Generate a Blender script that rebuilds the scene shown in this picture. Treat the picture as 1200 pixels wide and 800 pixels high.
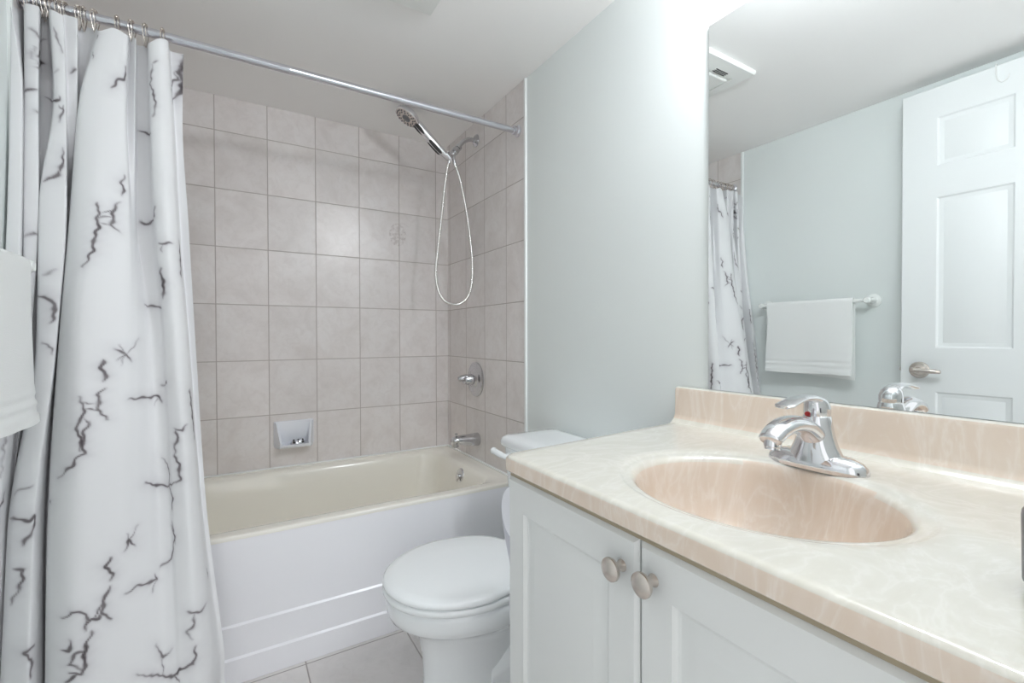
import bpy, bmesh, math, random
import numpy as np
from mathutils import Vector, Matrix
random.seed(7)
for _o in list(bpy.data.objects): bpy.data.objects.remove(_o)
SC = bpy.context.scene
COL = SC.collection
PI = math.pi

# ------------------------------------------------------------------ camera
CAM_H, YAW, PITCH, ROLL = 1.072, 0.5443, -0.01155, -0.00221
Fw = Vector((math.sin(YAW)*math.cos(PITCH), math.cos(YAW)*math.cos(PITCH), math.sin(PITCH)))
Rt = Vector((math.cos(YAW), -math.sin(YAW), 0)); Up = Rt.cross(Fw)
R2 = Rt*math.cos(ROLL) + Up*math.sin(ROLL); U2 = -Rt*math.sin(ROLL) + Up*math.cos(ROLL)
cd = bpy.data.cameras.new('camera'); cam = bpy.data.objects.new('camera', cd); COL.objects.link(cam)
cd.sensor_width = 36.0; cd.lens = 541.84*36/1200; cd.clip_start = 0.02
cam.matrix_world = Matrix(((R2.x, U2.x, -Fw.x, 0), (R2.y, U2.y, -Fw.y, 0), (R2.z, U2.z, -Fw.z, CAM_H), (0, 0, 0, 1)))
SC.camera = cam

# ------------------------------------------------------------------ light
W = bpy.data.worlds.new('world'); SC.world = W; W.use_nodes = True
W.node_tree.nodes['Background'].inputs[0].default_value = (0.975, 0.985, 1.0, 1)
W.node_tree.nodes['Background'].inputs[1].default_value = 1.4
BULB = 104.0          # glow of the three vanity globes
def area(name, loc, rot, sx, sy, power, col):
    l = bpy.data.lights.new(name, 'AREA'); l.shape = 'RECTANGLE'; l.size = sx; l.size_y = sy; l.energy = power; l.color = col
    o = bpy.data.objects.new(name, l); COL.objects.link(o); o.location = loc; o.rotation_euler = rot
    return o
# added fill lamp behind the camera, aimed through the open doorway
area('hall_fill', (0.0, -1.1, 1.25), (PI/2, 0, 0), 1.2, 1.9, 4, (0.975, 0.985, 1.0))
SC.view_settings.view_transform = 'Standard'; SC.view_settings.look = 'None'
SC.view_settings.exposure = -0.14; SC.view_settings.gamma = 1.0; SC.view_settings.use_curve_mapping = False
SC.cycles.use_denoising = True
SC.cycles.max_bounces = 16; SC.cycles.diffuse_bounces = 10; SC.cycles.glossy_bounces = 8
SC.cycles.sample_clamp_indirect = 6.0; SC.cycles.caustics_reflective = False; SC.cycles.caustics_refractive = False
# ------------------------------------------------------------------ materials
def mat(name, col=(.8,.8,.8), rough=.5, metal=0.0, spec=.5, coat=0.0):
    m = bpy.data.materials.new(name); m.use_nodes = True
    b = m.node_tree.nodes['Principled BSDF']
    b.inputs['Base Color'].default_value = (*col, 1); b.inputs['Roughness'].default_value = rough
    b.inputs['Metallic'].default_value = metal; b.inputs['Specular IOR Level'].default_value = spec
    b.inputs['Coat Weight'].default_value = coat; b.inputs['Coat Roughness'].default_value = 0.05
    return m
class NT:
    def __init__(s, m): s.m = m; s.t = m.node_tree; s.b = s.t.nodes['Principled BSDF']
    def n(s, kind, **kw):
        x = s.t.nodes.new(kind)
        for k, v in kw.items(): setattr(x, k, v)
        return x
    def l(s, a, b): s.t.links.new(a, b)
    def math(s, op, a, b=None, c=None):
        x = s.n('ShaderNodeMath', operation=op)
        for i, v in enumerate((a, b, c)):
            if v is None: continue
            if isinstance(v, (int, float)): x.inputs[i].default_value = v
            else: s.l(v, x.inputs[i])
        return x.outputs[0]
    def noise(s, vec, scale, detail=4, rough=.55, dist=0.0):
        x = s.n('ShaderNodeTexNoise'); x.inputs['Scale'].default_value = scale; x.inputs['Detail'].default_value = detail
        x.inputs['Roughness'].default_value = rough; x.inputs['Distortion'].default_value = dist
        s.l(vec, x.inputs['Vector']); return x.outputs['Fac']
    def ramp(s, fac, stops):
        x = s.n('ShaderNodeValToRGB'); e = x.color_ramp.elements
        while len(e) < len(stops): e.new(0.5)
        for q, (p, c) in zip(e, stops): q.position = p; q.color = (*c, 1) if len(c) == 3 else c
        s.l(fac, x.inputs[0]); return x.outputs[0]
    def mix(s, fac, a, b):
        x = s.n('ShaderNodeMix', data_type='RGBA')
        for sock, v in ((x.inputs[0], fac), (x.inputs[6], a), (x.inputs[7], b)):
            if isinstance(v, (int, float)): sock.default_value = v
            elif isinstance(v, tuple): sock.default_value = (*v, 1)
            else: s.l(v, sock)
        return x.outputs[2]
    def bump(s, h, strength, dist):
        x = s.n('ShaderNodeBump'); x.inputs['Strength'].default_value = strength; x.inputs['Distance'].default_value = dist
        s.l(h, x.inputs['Height']); s.l(x.outputs[0], s.b.inputs['Normal'])
    def obj(s): return s.n('ShaderNodeTexCoord').outputs['Object']
    def color(s, c): s.l(c, s.b.inputs['Base Color'])

def painted(name, col, rough, amp=.35):
    m = mat(name, col, rough, 0, .3); t = NT(m); c = t.obj()
    t.color(t.mix(t.noise(c, 1.3, 3), tuple(x*.975 for x in col), tuple(min(1, x*1.02) for x in col)))
    t.bump(t.noise(c, 260, 3, .6), amp, .0006)
    return m
M_wall = painted('mint wall paint', (.760, .798, .787), .6)
M_ceil = painted('flat ceiling paint', (.90, .89, .88), .8, .5)
M_trimw = painted('white trim paint', (.86, .88, .87), .35, .1)
M_door = painted('white door paint', (.80, .825, .825), .38, .25)
M_cab = painted('white cabinet foil', (.72, .735, .725), .35, .1)
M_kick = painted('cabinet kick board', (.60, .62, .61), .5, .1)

def tiled(name, axis, a0, aw, z0, zh, body, grout, gw, seed, rough, blotch=None):
    """square-set tiles: grout where the wall coordinates fall near the grid lines"""
    m = mat(name, body[0], rough); t = NT(m); c = t.obj()
    sx = t.n('ShaderNodeSeparateXYZ'); t.l(c, sx.inputs[0])
    ca = sx.outputs[axis[0]]; cb = sx.outputs[axis[1]]
    def line(co, o, w):
        d = t.math('DIVIDE', t.math('SUBTRACT', co, o), w)
        f = t.math('ABSOLUTE', t.math('SUBTRACT', t.math('FRACT', t.math('ADD', d, 0.5)), 0.5))   # 0 on the line
        return t.math('MULTIPLY', f, w), t.math('FLOOR', d)
    da, ia = line(ca, a0, aw); db, ib = line(cb, z0, zh)
    dm = t.math('MINIMUM', da, db)
    mr = t.n('ShaderNodeMapRange', interpolation_type='SMOOTHSTEP'); t.l(dm, mr.inputs[0])
    mr.inputs[1].default_value = gw*.35; mr.inputs[2].default_value = gw*1.1
    tile_f = mr.outputs[0]                                    # 1 on the tile, 0 in the joint
    cid = t.n('ShaderNodeCombineXYZ'); t.l(ia, cid.inputs[0]); t.l(ib, cid.inputs[1]); cid.inputs[2].default_value = seed
    wn = t.n('ShaderNodeTexWhiteNoise', noise_dimensions='3D'); t.l(cid.outputs[0], wn.inputs['Vector'])
    off = t.n('ShaderNodeVectorMath', operation='MULTIPLY_ADD'); t.l(wn.outputs['Color'], off.inputs[0])
    off.inputs[1].default_value = (9, 9, 9); t.l(c, off.inputs[2])
    n1 = t.noise(off.outputs[0], 7, 5, .6, .6); n2 = t.noise(off.outputs[0], 24, 5, .65, 1.2)
    base = t.ramp(n1, [(.3, body[0]), (.5, body[1]), (.72, body[2])])
    base = t.mix(t.ramp(n2, [(.46, (0, 0, 0)), (.72, (.42, .42, .42))]), base, body[3])
    hv = t.math('MULTIPLY', t.math('SUBTRACT', wn.outputs['Value'], .5), .07)
    hs = t.n('ShaderNodeHueSaturation'); t.l(base, hs.inputs['Color']); t.l(t.math('ADD', hv, 1.0), hs.inputs['Value'])
    out = hs.outputs[0]
    if blotch:                                                # one tile with a printed motif
        for (px, pz, rx, rz) in blotch:
            e = t.math('ADD', t.math('POWER', t.math('DIVIDE', t.math('SUBTRACT', ca, px), rx), 2.0), t.math('POWER', t.math('DIVIDE', t.math('SUBTRACT', cb, pz), rz), 2.0))
            k = t.math('MULTIPLY', t.math('LESS_THAN', e, 1.0), t.ramp(t.noise(c, 60, 3), [(.42, (0, 0, 0)), (.6, (.5, .5, .5))]))
            out = t.mix(k, out, (.42, .36, .34))
    t.color(t.mix(tile_f, grout, out))
    rr = t.n('ShaderNodeMapRange'); t.l(tile_f, rr.inputs[0]); rr.inputs[3].default_value = .75; rr.inputs[4].default_value = rough
    t.l(rr.outputs[0], t.b.inputs['Roughness'])
    h = t.math('ADD', tile_f, t.math('MULTIPLY', n2, .22))
    t.bump(h, .55, .0016)
    return m
TB = ((.68, .635, .615), (.745, .705, .69), (.78, .75, .74), (.62, .575, .555))
GR = (.47, .42, .40)
TX0, TW, TZ0, TH = -0.06035, .206, 1.97967, .25438
M_tile_b = tiled('beige wall tile back', (0, 2), TX0, TW, TZ0, TH, TB, GR, .0026, 1.0, .28, [(.755, 1.61, .045, .06)])
M_tile_s = tiled('beige wall tile side', (1, 2), 1.765, TW, TZ0, TH, TB, GR, .0026, 2.0, .28)
M_floor = tiled('grey floor tile', (0, 1), .199, .335, 1.30, .335, ((.64, .61, .595), (.695, .665, .65), (.73, .70, .685), (.59, .56, .54)), (.36, .33, .31), .003, 3.0, .35)

M_chrome = mat('polished chrome', (.78, .78, .80), .08, 1.0)
M_chrome_d = mat('dark chrome nozzle', (.16, .16, .17), .35, .6)  # dark grey metal of the spray nozzles
M_rod = mat('brushed steel rod', (.72, .72, .77), .24, 1.0)
M_nick = mat('brushed nickel', (.66, .60, .55), .27, 1.0)
M_dark = mat('black slot and reflection', (.03, .03, .03), .4)  # soap drain slots, and painted dark reflections on the shower handle
M_hose = mat('ribbed metal hose', (.76, .75, .73), .2, 1.0)
t = NT(M_hose); wv = t.n('ShaderNodeTexWave', wave_type='BANDS', bands_direction='Z'); wv.inputs['Scale'].default_value = 90
t.l(t.obj(), wv.inputs['Vector']); t.bump(wv.outputs['Fac'], .35, .0008)
M_porc = mat('white vitreous china', (.84, .865, .88), .12, 0, .5, .4)
M_seat = mat('white seat plastic', (.86, .885, .895), .2)
M_tub = mat('bone tub enamel', (.88, .855, .78), .14, 0, .5, .3)
M_apron = mat('white tub apron', (.91, .91, .94), .25)
M_dish = mat('white glazed dish', (.80, .82, .87), .18)
M_mirror = mat('mirror silver', (.93, .955, .95), .0, 1.0)
M_mback = mat('mirror edge', (.25, .28, .28), .3)
M_plastic = mat('white plastic', (.80, .81, .79), .4)
M_slot = mat('dark vent opening', (.06, .06, .06), .8)
M_red = mat('red dot', (.65, .02, .02), .35)
M_cup = mat('dark plum grey ceramic', (.10, .09, .11), .3)
M_paper = mat('tissue paper', (.86, .87, .92), .9)
M_card = mat('cardboard core', (.42, .33, .25), .9)
M_strip = mat('raw brown board edge', (.36, .31, .22), .8)
M_bar = mat('white enamel bar', (.84, .86, .84), .25)

M_chrome2 = mat('chrome with dark reflections', (.60, .60, .62), .13, 1.0)  # darker chrome copy: dark reflections put into the colour of tub fittings
# cultured marble of the vanity top: peach ground with milky swirls
M_marble = mat('peach cultured marble', (.78, .62, .49), .16, 0, .5, .35)
t = NT(M_marble); c = t.obj()
mp = t.n('ShaderNodeMapping'); t.l(c, mp.inputs[0]); mp.inputs['Rotation'].default_value = (0, 0, .5); mp.inputs['Scale'].default_value = (1, 1.7, .55)
d1 = t.noise(mp.outputs[0], 5.5, 4, .55, 2.6)
d2 = t.noise(mp.outputs[0], 13, 5, .6, 3.2)
v1 = t.ramp(t.math('ABSOLUTE', t.math('SUBTRACT', d1, .5)), [(0, (.24, .24, .24)), (.035, (.10, .10, .10)), (.12, (0, 0, 0))])
v2 = t.ramp(d2, [(.57, (0, 0, 0)), (.78, (.30, .30, .30))])
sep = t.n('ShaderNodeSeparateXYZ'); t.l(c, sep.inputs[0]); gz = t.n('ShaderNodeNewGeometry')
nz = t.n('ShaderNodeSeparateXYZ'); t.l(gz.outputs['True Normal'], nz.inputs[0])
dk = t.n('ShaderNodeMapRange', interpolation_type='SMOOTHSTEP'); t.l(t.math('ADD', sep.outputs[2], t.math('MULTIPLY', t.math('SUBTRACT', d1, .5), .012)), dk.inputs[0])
dk.inputs[1].default_value = .8420-.040; dk.inputs[2].default_value = .8420-.002; lit_deck = t.math('MULTIPLY', dk.outputs[0], t.math('GREATER_THAN', nz.outputs[2], .55))  # stronger light on top painted in as cream over the deck
ground = t.mix(lit_deck, (.69, .575, .475), (.675, .65, .575))
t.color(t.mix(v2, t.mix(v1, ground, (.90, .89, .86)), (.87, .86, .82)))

# printed marble shower curtain: the print is a vertex colour in the cloth's own coordinates
M_curt = mat('marble print polyester', (.86, .875, .89), .62)
t = NT(M_curt); at = t.n('ShaderNodeAttribute', attribute_name='print'); c = t.obj()
ny = t.noise(c, 420, 2); 
kk = t.ramp(at.outputs['Fac'], [(0, (.775, .775, .785)), (.3, (.56, .55, .57)), (.62, (.20, .18, .19)), (1, (.055, .045, .05))])
t.color(kk); t.bump(ny, .12, .0004); t.b.inputs['Sheen Weight'].default_value = .05
# terry cloth
M_towel = mat('white terry cloth', (.86, .875, .865), .95)
t = NT(M_towel); t.bump(t.noise(t.obj(), 520, 3, .7), .7, .0016); t.b.inputs['Sheen Weight'].default_value = .2
M_globe = mat('lit opal globe', (1, 1, 1), .3); b = M_globe.node_tree.nodes['Principled BSDF']
b.inputs['Emission Color'].default_value = (.915, .95, 1.0, 1); b.inputs['Emission Strength'].default_value = BULB

# ------------------------------------------------------------------ geometry helpers
class G:
    """one mesh being put together from shapes, in world metres"""
    def __init__(s): s.b = bmesh.new(); s.slot = 0
    def face(s, vs):
        try: f = s.b.faces.new(vs); f.material_index = s.slot; return f
        except ValueError: return None
    def box(s, lo, hi, bev=0.0, seg=2):
        lo, hi = Vector(lo), Vector(hi)
        if bev <= 0:
            v = [s.b.verts.new((x, y, z)) for x in (lo.x, hi.x) for y in (lo.y, hi.y) for z in (lo.z, hi.z)]
            for q in ((0,1,3,2), (4,6,7,5), (0,4,5,1), (2,3,7,6), (0,2,6,4), (1,5,7,3)): s.face([v[i] for i in q])
            return s
        t = bmesh.new(); bmesh.ops.create_cube(t, size=1.0)
        for v in t.verts: v.co = Vector((lo.x+(v.co.x+.5)*(hi.x-lo.x), lo.y+(v.co.y+.5)*(hi.y-lo.y), lo.z+(v.co.z+.5)*(hi.z-lo.z)))
        bmesh.ops.bevel(t, geom=list(t.edges), offset=bev, segments=seg, profile=.6, affect='EDGES')
        s.absorb(t); return s
    def absorb(s, t, M=None):
        mp = {}
        for v in t.verts: mp[v] = s.b.verts.new(M @ v.co if M else v.co)
        for f in t.faces: s.face([mp[v] for v in f.verts])
        t.free()
    def rings(s, rings, cap0=True, cap1=True, closed=True):
        vr = [[s.b.verts.new(p) for p in r] for r in rings]
        n = len(vr[0])
        for a, b in zip(vr[:-1], vr[1:]):
            for i in range(n if closed else n-1):
                j = (i+1) % n; s.face([a[i], a[j], b[j], b[i]])
        if cap0: s.face(list(reversed(vr[0])))
        if cap1: s.face(vr[-1])
        return s
    def lathe(s, o, d, prof, n=32, cap0=True, cap1=True, sx=1.0, sy=1.0, up=None):
        o, d = Vector(o), Vector(d).normalized()
        u = Vector(up) if up else (Vector((0,0,1)) if abs(d.z) < .9 else Vector((1,0,0)))
        u = (u-d*u.dot(d)).normalized(); w = d.cross(u)
        rs = [[o+d*h+(u*math.cos(a)*sx+w*math.sin(a)*sy)*r for a in [2*PI*i/n for i in range(n)]] for h, r in prof]
        return s.rings(rs, cap0, cap1)
    def tube(s, pts, rad, n=14, closed=False, flat=None):
        pts = [Vector(p) for p in pts]; m = len(pts)
        rad = [rad]*m if not isinstance(rad, (list, tuple)) else rad
        tg = []
        for i in range(m):
            a = pts[(i-1) % m] if (closed or i > 0) else pts[0]; b = pts[(i+1) % m] if (closed or i < m-1) else pts[-1]
            tg.append((b-a).normalized())
        u = tg[0].orthogonal().normalized(); rs = []
        for i in range(m):
            u = (u-tg[i]*u.dot(tg[i])).normalized(); w = tg[i].cross(u)
            rs.append([pts[i]+(u*math.cos(a)+w*math.sin(a))*rad[i] for a in [2*PI*k/n for k in range(n)]])
        if closed: rs.append(rs[0]); return s.rings(rs, False, False)
        return s.rings(rs)
    def sphere(s, c, r, sc=(1,1,1), n=24):
        t = bmesh.new(); bmesh.ops.create_uvsphere(t, u_segments=n, v_segments=n//2, radius=r)
        s.absorb(t, Matrix.Translation(Vector(c)) @ Matrix.Diagonal((*sc, 1))); return s
def smooth_path(pts, k=8):
    pts = [Vector(p) for p in pts]; out = []
    P = [pts[0]*2-pts[1]]+pts+[pts[-1]*2-pts[-2]]
    for i in range(1, len(P)-2):
        for j in range(k):
            t = j/k; a, b, c, d = P[i-1:i+3]
            out.append(.5*((2*b)+(c-a)*t+(2*a-5*b+4*c-d)*t*t+(3*b-a-3*c+d)*t**3))
    return out+[pts[-1]]
def link(name, me, m, parent=None):
    o = bpy.data.objects.new(name, me); COL.objects.link(o)
    for x in (m if isinstance(m, (list, tuple)) else [m]): me.materials.append(x)
    if parent is not None:
        o.parent = parent; bpy.context.view_layer.update()
        o.matrix_parent_inverse = parent.matrix_world.inverted()
    return o
def obj(name, g, m, parent=None, smooth=35, weld=True):
    if weld: bmesh.ops.remove_doubles(g.b, verts=g.b.verts, dist=1e-5)
    bmesh.ops.recalc_face_normals(g.b, faces=g.b.faces)
    me = bpy.data.meshes.new(name); g.b.to_mesh(me); g.b.free()
    if smooth:
        for p in me.polygons: p.use_smooth = True
        me.set_sharp_from_angle(angle=math.radians(smooth))
    return link(name, me, m, parent)
def tag(o, label, cat, group=None, kind=None):
    o['label'] = label; o['category'] = cat
    if group: o['group'] = group
    if kind: o['kind'] = kind
    return o
def thing(name, label, cat, loc, group=None):
    o = bpy.data.objects.new(name, None); COL.objects.link(o); o.location = loc; o.empty_display_size = .05
    bpy.context.view_layer.update()
    return tag(o, label, cat, group)
def struct(o, label, cat): return tag(o, label, cat, None, 'structure')

# ------------------------------------------------------------------ the room
XL, XR, YB, YF, YN, HC = -.462, 1.044, 2.4157, 1.656, .02, 2.133
YT = 1.602                                  # where the tile surround ends on the side walls
g = G(); g.box((-1.4, -1.9, -.05), (1.6, 2.52, 0)); struct(obj('floor', g, M_floor, None, 0), 'grey beige floor tiles in front of the tub', 'floor')
g = G(); g.box((-.6, -.08, HC), (1.2, 2.52, HC+.05)); struct(obj('ceiling', g, M_ceil, None, 0), 'flat pale grey ceiling over tub and vanity', 'ceiling')
g = G(); g.box((XR, YN-.1, 0), (XR+.1, 2.52, HC)); g.slot = 1; g.box((XR-.004, YT+.012, .40), (XR+.01, YB+.01, HC-.0005))
struct(obj('wall_right', g, [M_wall, M_tile_s], None, 0), 'right wall, mint paint by the mirror and beige tile by the tub', 'wall')
g = G(); g.box((XL-.1, YN-.1, 0), (XL, 2.52, HC)); g.slot = 1; g.box((XL-.01, YT+.012, .40), (XL+.004, YB+.01, HC-.0005))
struct(obj('wall_left', g, [M_wall, M_tile_s], None, 0), 'left mint wall behind towel bar, seen in the mirror', 'wall')
g = G(); g.box((XL-.1, YB+.004, 0), (XR+.1, YB+.104, HC)); g.slot = 1; g.box((XL, YB, .40), (XR-.002, YB+.02, HC-.0005))
struct(obj('wall_back', g, [M_wall, M_tile_b], None, 0), 'back wall of beige mottled tiles above the tub', 'wall')
g = G(); g.box((XL-.1, YN-.1, 0), (-.40, YN, HC)); g.box((.40, YN-.1, 0), (XR+.1, YN, HC)); g.box((-.40, YN-.1, 2.09), (.40, YN, HC))
struct(obj('wall_front', g, M_wall, None, 0), 'mint wall with the doorway at the camera', 'wall')
g = G(); g.box((XR-.009, YT, .40), (XR+.001, YT+.0125, HC-.001), .002); struct(obj('trim_1', g, M_trimw), 'white edge strip where right wall tile ends', 'trim')
g = G(); g.box((XL-.001, YT, .40), (XL+.009, YT+.0125, HC-.001), .002); struct(obj('trim_2', g, M_trimw), 'white edge strip where left wall tile ends', 'trim')
g = G(); g.box((XR-.012, .82, 0), (XR+.001, YF-.002, .085), .003); struct(obj('baseboard_right', g, M_trimw), 'white baseboard behind the toilet', 'baseboard')
g = G(); g.box((XL-.001, YN, 0), (XL+.012, YF-.002, .085), .003); struct(obj('baseboard_left', g, M_trimw), 'white baseboard under the towel bar', 'baseboard')

# ------------------------------------------------------------------ a face with moulded panels, in local (a, b) with depth c
def panel_face(g, put, a0, a1, b0, b1, panels, steps, slot=0):
    """put(a, b, c) -> world point; panels = (a0,a1,b0,b1); steps = [(inset, depth)] from the outer edge of the moulding inward"""
    As = sorted({a0, a1, *[x for p in panels for x in p[:2]]}); Bs = sorted({b0, b1, *[x for p in panels for x in p[2:]]})
    vv = {}
    def V(a, b, c=0.0):
        k = (round(a, 5), round(b, 5), round(c, 5))
        if k not in vv: vv[k] = g.b.verts.new(put(a, b, c))
        return vv[k]
    for i in range(len(As)-1):
        for j in range(len(Bs)-1):
            ca, cb = (As[i]+As[i+1])/2, (Bs[j]+Bs[j+1])/2
            if any(p[0] < ca < p[1] and p[2] < cb < p[3] for p in panels): continue
            g.face([V(As[i], Bs[j]), V(As[i+1], Bs[j]), V(As[i+1], Bs[j+1]), V(As[i], Bs[j+1])])
    for p in panels:
        prev = None
        for ins, dep in [(0, 0)]+list(steps):
            q = [(p[0]+ins, p[2]+ins), (p[1]-ins, p[2]+ins), (p[1]-ins, p[3]-ins), (p[0]+ins, p[3]-ins)]
            r = [V(a, b, dep) for a, b in q]
            if prev:
                for k in range(4): g.face([prev[k], prev[(k+1) % 4], r[(k+1) % 4], r[k]])
            prev = r
        g.face(prev)
def slab(g, put, a0, a1, b0, b1, th, bev=.003):
    """back and edges of a panelled slab; the face is laid by panel_face inside the bevel"""
    rs = []
    for ins, c in ((bev, 0), (0, -bev), (0, -th)):
        rs.append([put(a, b, c) for a, b in ((a0+ins, b0+ins), (a1-ins, b0+ins), (a1-ins, b1-ins), (a0+ins, b1-ins))])
    g.rings(rs, False, True)

# ------------------------------------------------------------------ room door, open against the left wall
dX = -.370
d = thing('door_1', 'white six panel door standing open against left wall in the mirror', 'door', (dX, .07, 0)); d['kind'] = 'structure'
g = G(); put = lambda a, b, c: Vector((dX+c, a, b))
slab(g, put, .07, .83, .012, 2.076, .035, .002)
pan = [(ya, yb, za, zb) for ya, yb in ((.497, .716), (.184, .403)) for za, zb in ((.245, .842), (1.021, 1.63), (1.757, 1.953))]
panel_face(g, put, .072, .828, .014, 2.074, pan, [(.006, -.006), (.016, -.008), (.020, -.009), (.046, -.003), (.048, -.0025)])
obj('door_slab', g, M_door, d, 20)
g = G(); g.lathe((dX, .767, .928), (1,0,0), [(0, .034), (.004, .034), (.008, .031), (.010, .022), (.022, .013), (.045, .0125)], 32)
h = obj('door_handle', g, M_nick, d); h['label'] = 'brushed nickel lever handle'
g = G(); pth = smooth_path([(dX+.048, .780, .929), (dX+.050, .766, .929), (dX+.050, .742, .928), (dX+.048, .717, .927), (dX+.042, .700, .926), (dX+.034, .694, .925)], 6)
g.tube(pth, [.011]*7+[.0095]*(len(pth)-14)+[.008]*7, 14); obj('lever', g, M_nick, h)
g = G(); g.box((dX-.028, .8295, .90), (dX-.006, .8315, .957), .0008); g.box((dX-.022, .831, .922), (dX-.012, .838, .938), .002); obj('latch_plate', g, M_nick, d)
g = G()
for z in (.25, 1.05, 1.85): g.lathe((dX+.004, .066, z), (0,0,1), [(0, .006), (.09, .006)], 12)
obj('hinge', g, M_nick, d)
# clear hook over the top of the door
g = G(); g.tube(smooth_path([(dX-.014, .548, 2.0795), (dX+.002, .548, 2.0795), (dX+.004, .548, 2.06), (dX+.004, .545, 2.025), (dX+.004, .532, 2.008), (dX+.004, .518, 2.015), (dX+.004, .513, 2.03)], 6), .0022, 8)
tag(obj('door_hook', g, M_plastic), 'thin white hook over the top of the open door', 'hook')

# ------------------------------------------------------------------ bathtub
tub = thing('bathtub', 'bone white bathtub with white apron under the tiled walls', 'bathtub', ((XL+XR)/2, YF, 0))
x0, x1, y0, y1, zr = XL+.006, XR-.006, YF, YB-.002, .459
def rrect(xa, xb, ya, yb, r, z, n=10):
    out = []
    for cx, cy, a in ((xb-r, yb-r, 0), (xa+r, yb-r, PI/2), (xa+r, ya+r, PI), (xb-r, ya+r, 3*PI/2)):
        for i in range(n+1):
            t = a+PI/2*i/n; out.append(Vector((cx+r*math.cos(t), cy+r*math.sin(t), z)))
    return out
g = G()
ix0, ix1, iy0, iy1 = -.40, .945, YF+.070, YB-.055
prof = [(0, zr-.014, .003), (0, zr-.005, .003), (.0015, zr-.0015, .004), (.005, zr, .006)]
rs = [rrect(x0+i*.3, x1-i*.3, y0+i, y1-i*.3, max(r, .003), z) for i, z, r in prof]
rs += [rrect(x0+.02, x1-.02, y0+.02, y1-.016, .01, zr), rrect(x0+.03, ix1+.045, y0+.045, y1-.03, .05, zr-.001)]
for ins, z, r in ((-.012, zr-.004, .085), (-.003, zr-.010, .088), (.004, zr-.022, .09), (.012, zr-.06, .09), (.028, zr-.18, .10), (.042, zr-.28, .11), (.065, zr-.325, .11), (.11, zr-.345, .10), (.2, zr-.350, .08)):
    k = max(0, ins)
    rs.append(rrect(ix0+ins+k*2.2, ix1-ins-k*.5, iy0+ins, iy1-ins, r, z))
g.rings(rs, False, True)
obj('basin', g, M_tub, tub, 50)
g = G()
sec = [(YF+.003, .447), (YF+.001, .445), (YF+.002, .184), (YF-.003, .178), (YF-.003, .084), (YF-.008, .078), (YF-.008, .003), (YF-.006, 0)]
back = YF+.03
for (xa, xb) in ((x0, x1),):
    rs = [[Vector((x, y, z)) for y, z in sec]+[Vector((x, back, 0)), Vector((x, back, .447))] for x in (xa, xb)]
    g.rings(rs)
a = obj('apron', g, M_apron, tub, 25); a['label'] = 'white apron panel with two stepped ledges'
g = G(); g.box((x0, YB-.012, zr-.004), (x1, YB-.001, zr+.005), .002); g.box((XR-.016, YF+.004, zr-.004), (XR-.005, YB-.001, zr+.005), .002); cl_ = obj('caulk_bead', g, M_trimw, tub)
g = G(); oc = (.936, 2.018, .400); od = Vector((-1, 0, .13)).normalized()
g.lathe(oc, od, [(-.012, .038), (.004, .038), (.008, .036), (.010, .030), (.011, .012)], 32)
ov = obj('overflow_plate', g, M_chrome2, tub); ov['label'] = 'chrome overflow plate'
g = G(); g.lathe(Vector(oc)+od*.010, od, [(0, .012), (.014, .012), (.016, .010)], 20); g.tube([Vector(oc)+od*.020+Vector((0, 0, .012)), Vector(oc)+od*.024-Vector((0, 0, .022))], [.006, .005], 10); obj('trip_lever', g, M_chrome, ov)
g = G(); g.lathe((.72, 2.03, .1075), (0,0,1), [(0, .034), (.004, .034), (.006, .03), (.004, .02), (.004, .001)], 28); obj('drain', g, M_chrome, tub)

# ------------------------------------------------------------------ things on the tiled walls
sp = thing('tub_spout', 'chrome tub spout under the round shower valve', 'spout', (1.04, 2.048, .56))
g = G(); Z = .562; pr = []
for h, rz, ry, dz in ((0, .032, .032, 0), (.012, .032, .032, 0), (.05, .029, .030, .001), (.09, .025, .027, .004), (.118, .021, .024, .006), (.134, .017, .020, .006), (.141, .010, .013, .005)):
    pr.append([Vector((1.041-h, 2.048+ry*math.cos(t), Z+dz+rz*math.sin(t))) for t in [2*PI*i/28 for i in range(28)]])
g.rings(pr); g.lathe((.918, 2.048, .565), (0,0,-1), [(0, .017), (.028, .0165), (.030, .013)], 24)
obj('spout_body', g, M_chrome2, sp, 50)
g = G(); g.lathe((.922, 2.048, .582), (0,0,1), [(0, .004), (.014, .004), (.015, .0075), (.020, .0075), (.022, .004)], 16); obj('diverter_knob', g, M_chrome2, sp)

va = thing('shower_valve', 'round chrome shower valve plate with lever handle on side tiles', 'valve', (1.04, 2.066, .857))
g = G(); g.lathe((1.041, 2.066, .857), (-1,0,0), [(0, .086), (.005, .086), (.010, .078), (.013, .060), (.014, .045), (.020, .038), (.024, .030)], 48); obj('escutcheon', g, M_chrome2, va, 40)
g = G(); g.lathe((1.022, 2.066, .857), (-1,0,0), [(0, .027), (.030, .025), (.036, .022), (.048, .021), (.051, .018)], 28); hb = obj('handle_hub', g, M_chrome2, va)
g = G(); g.tube([(.990, 2.066, .868), (.972, 2.070, .867), (.956, 2.075, .863), (.948, 2.078, .860)], [.0175, .016, .0145, .010], 16); obj('lever', g, M_chrome2, hb)

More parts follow.
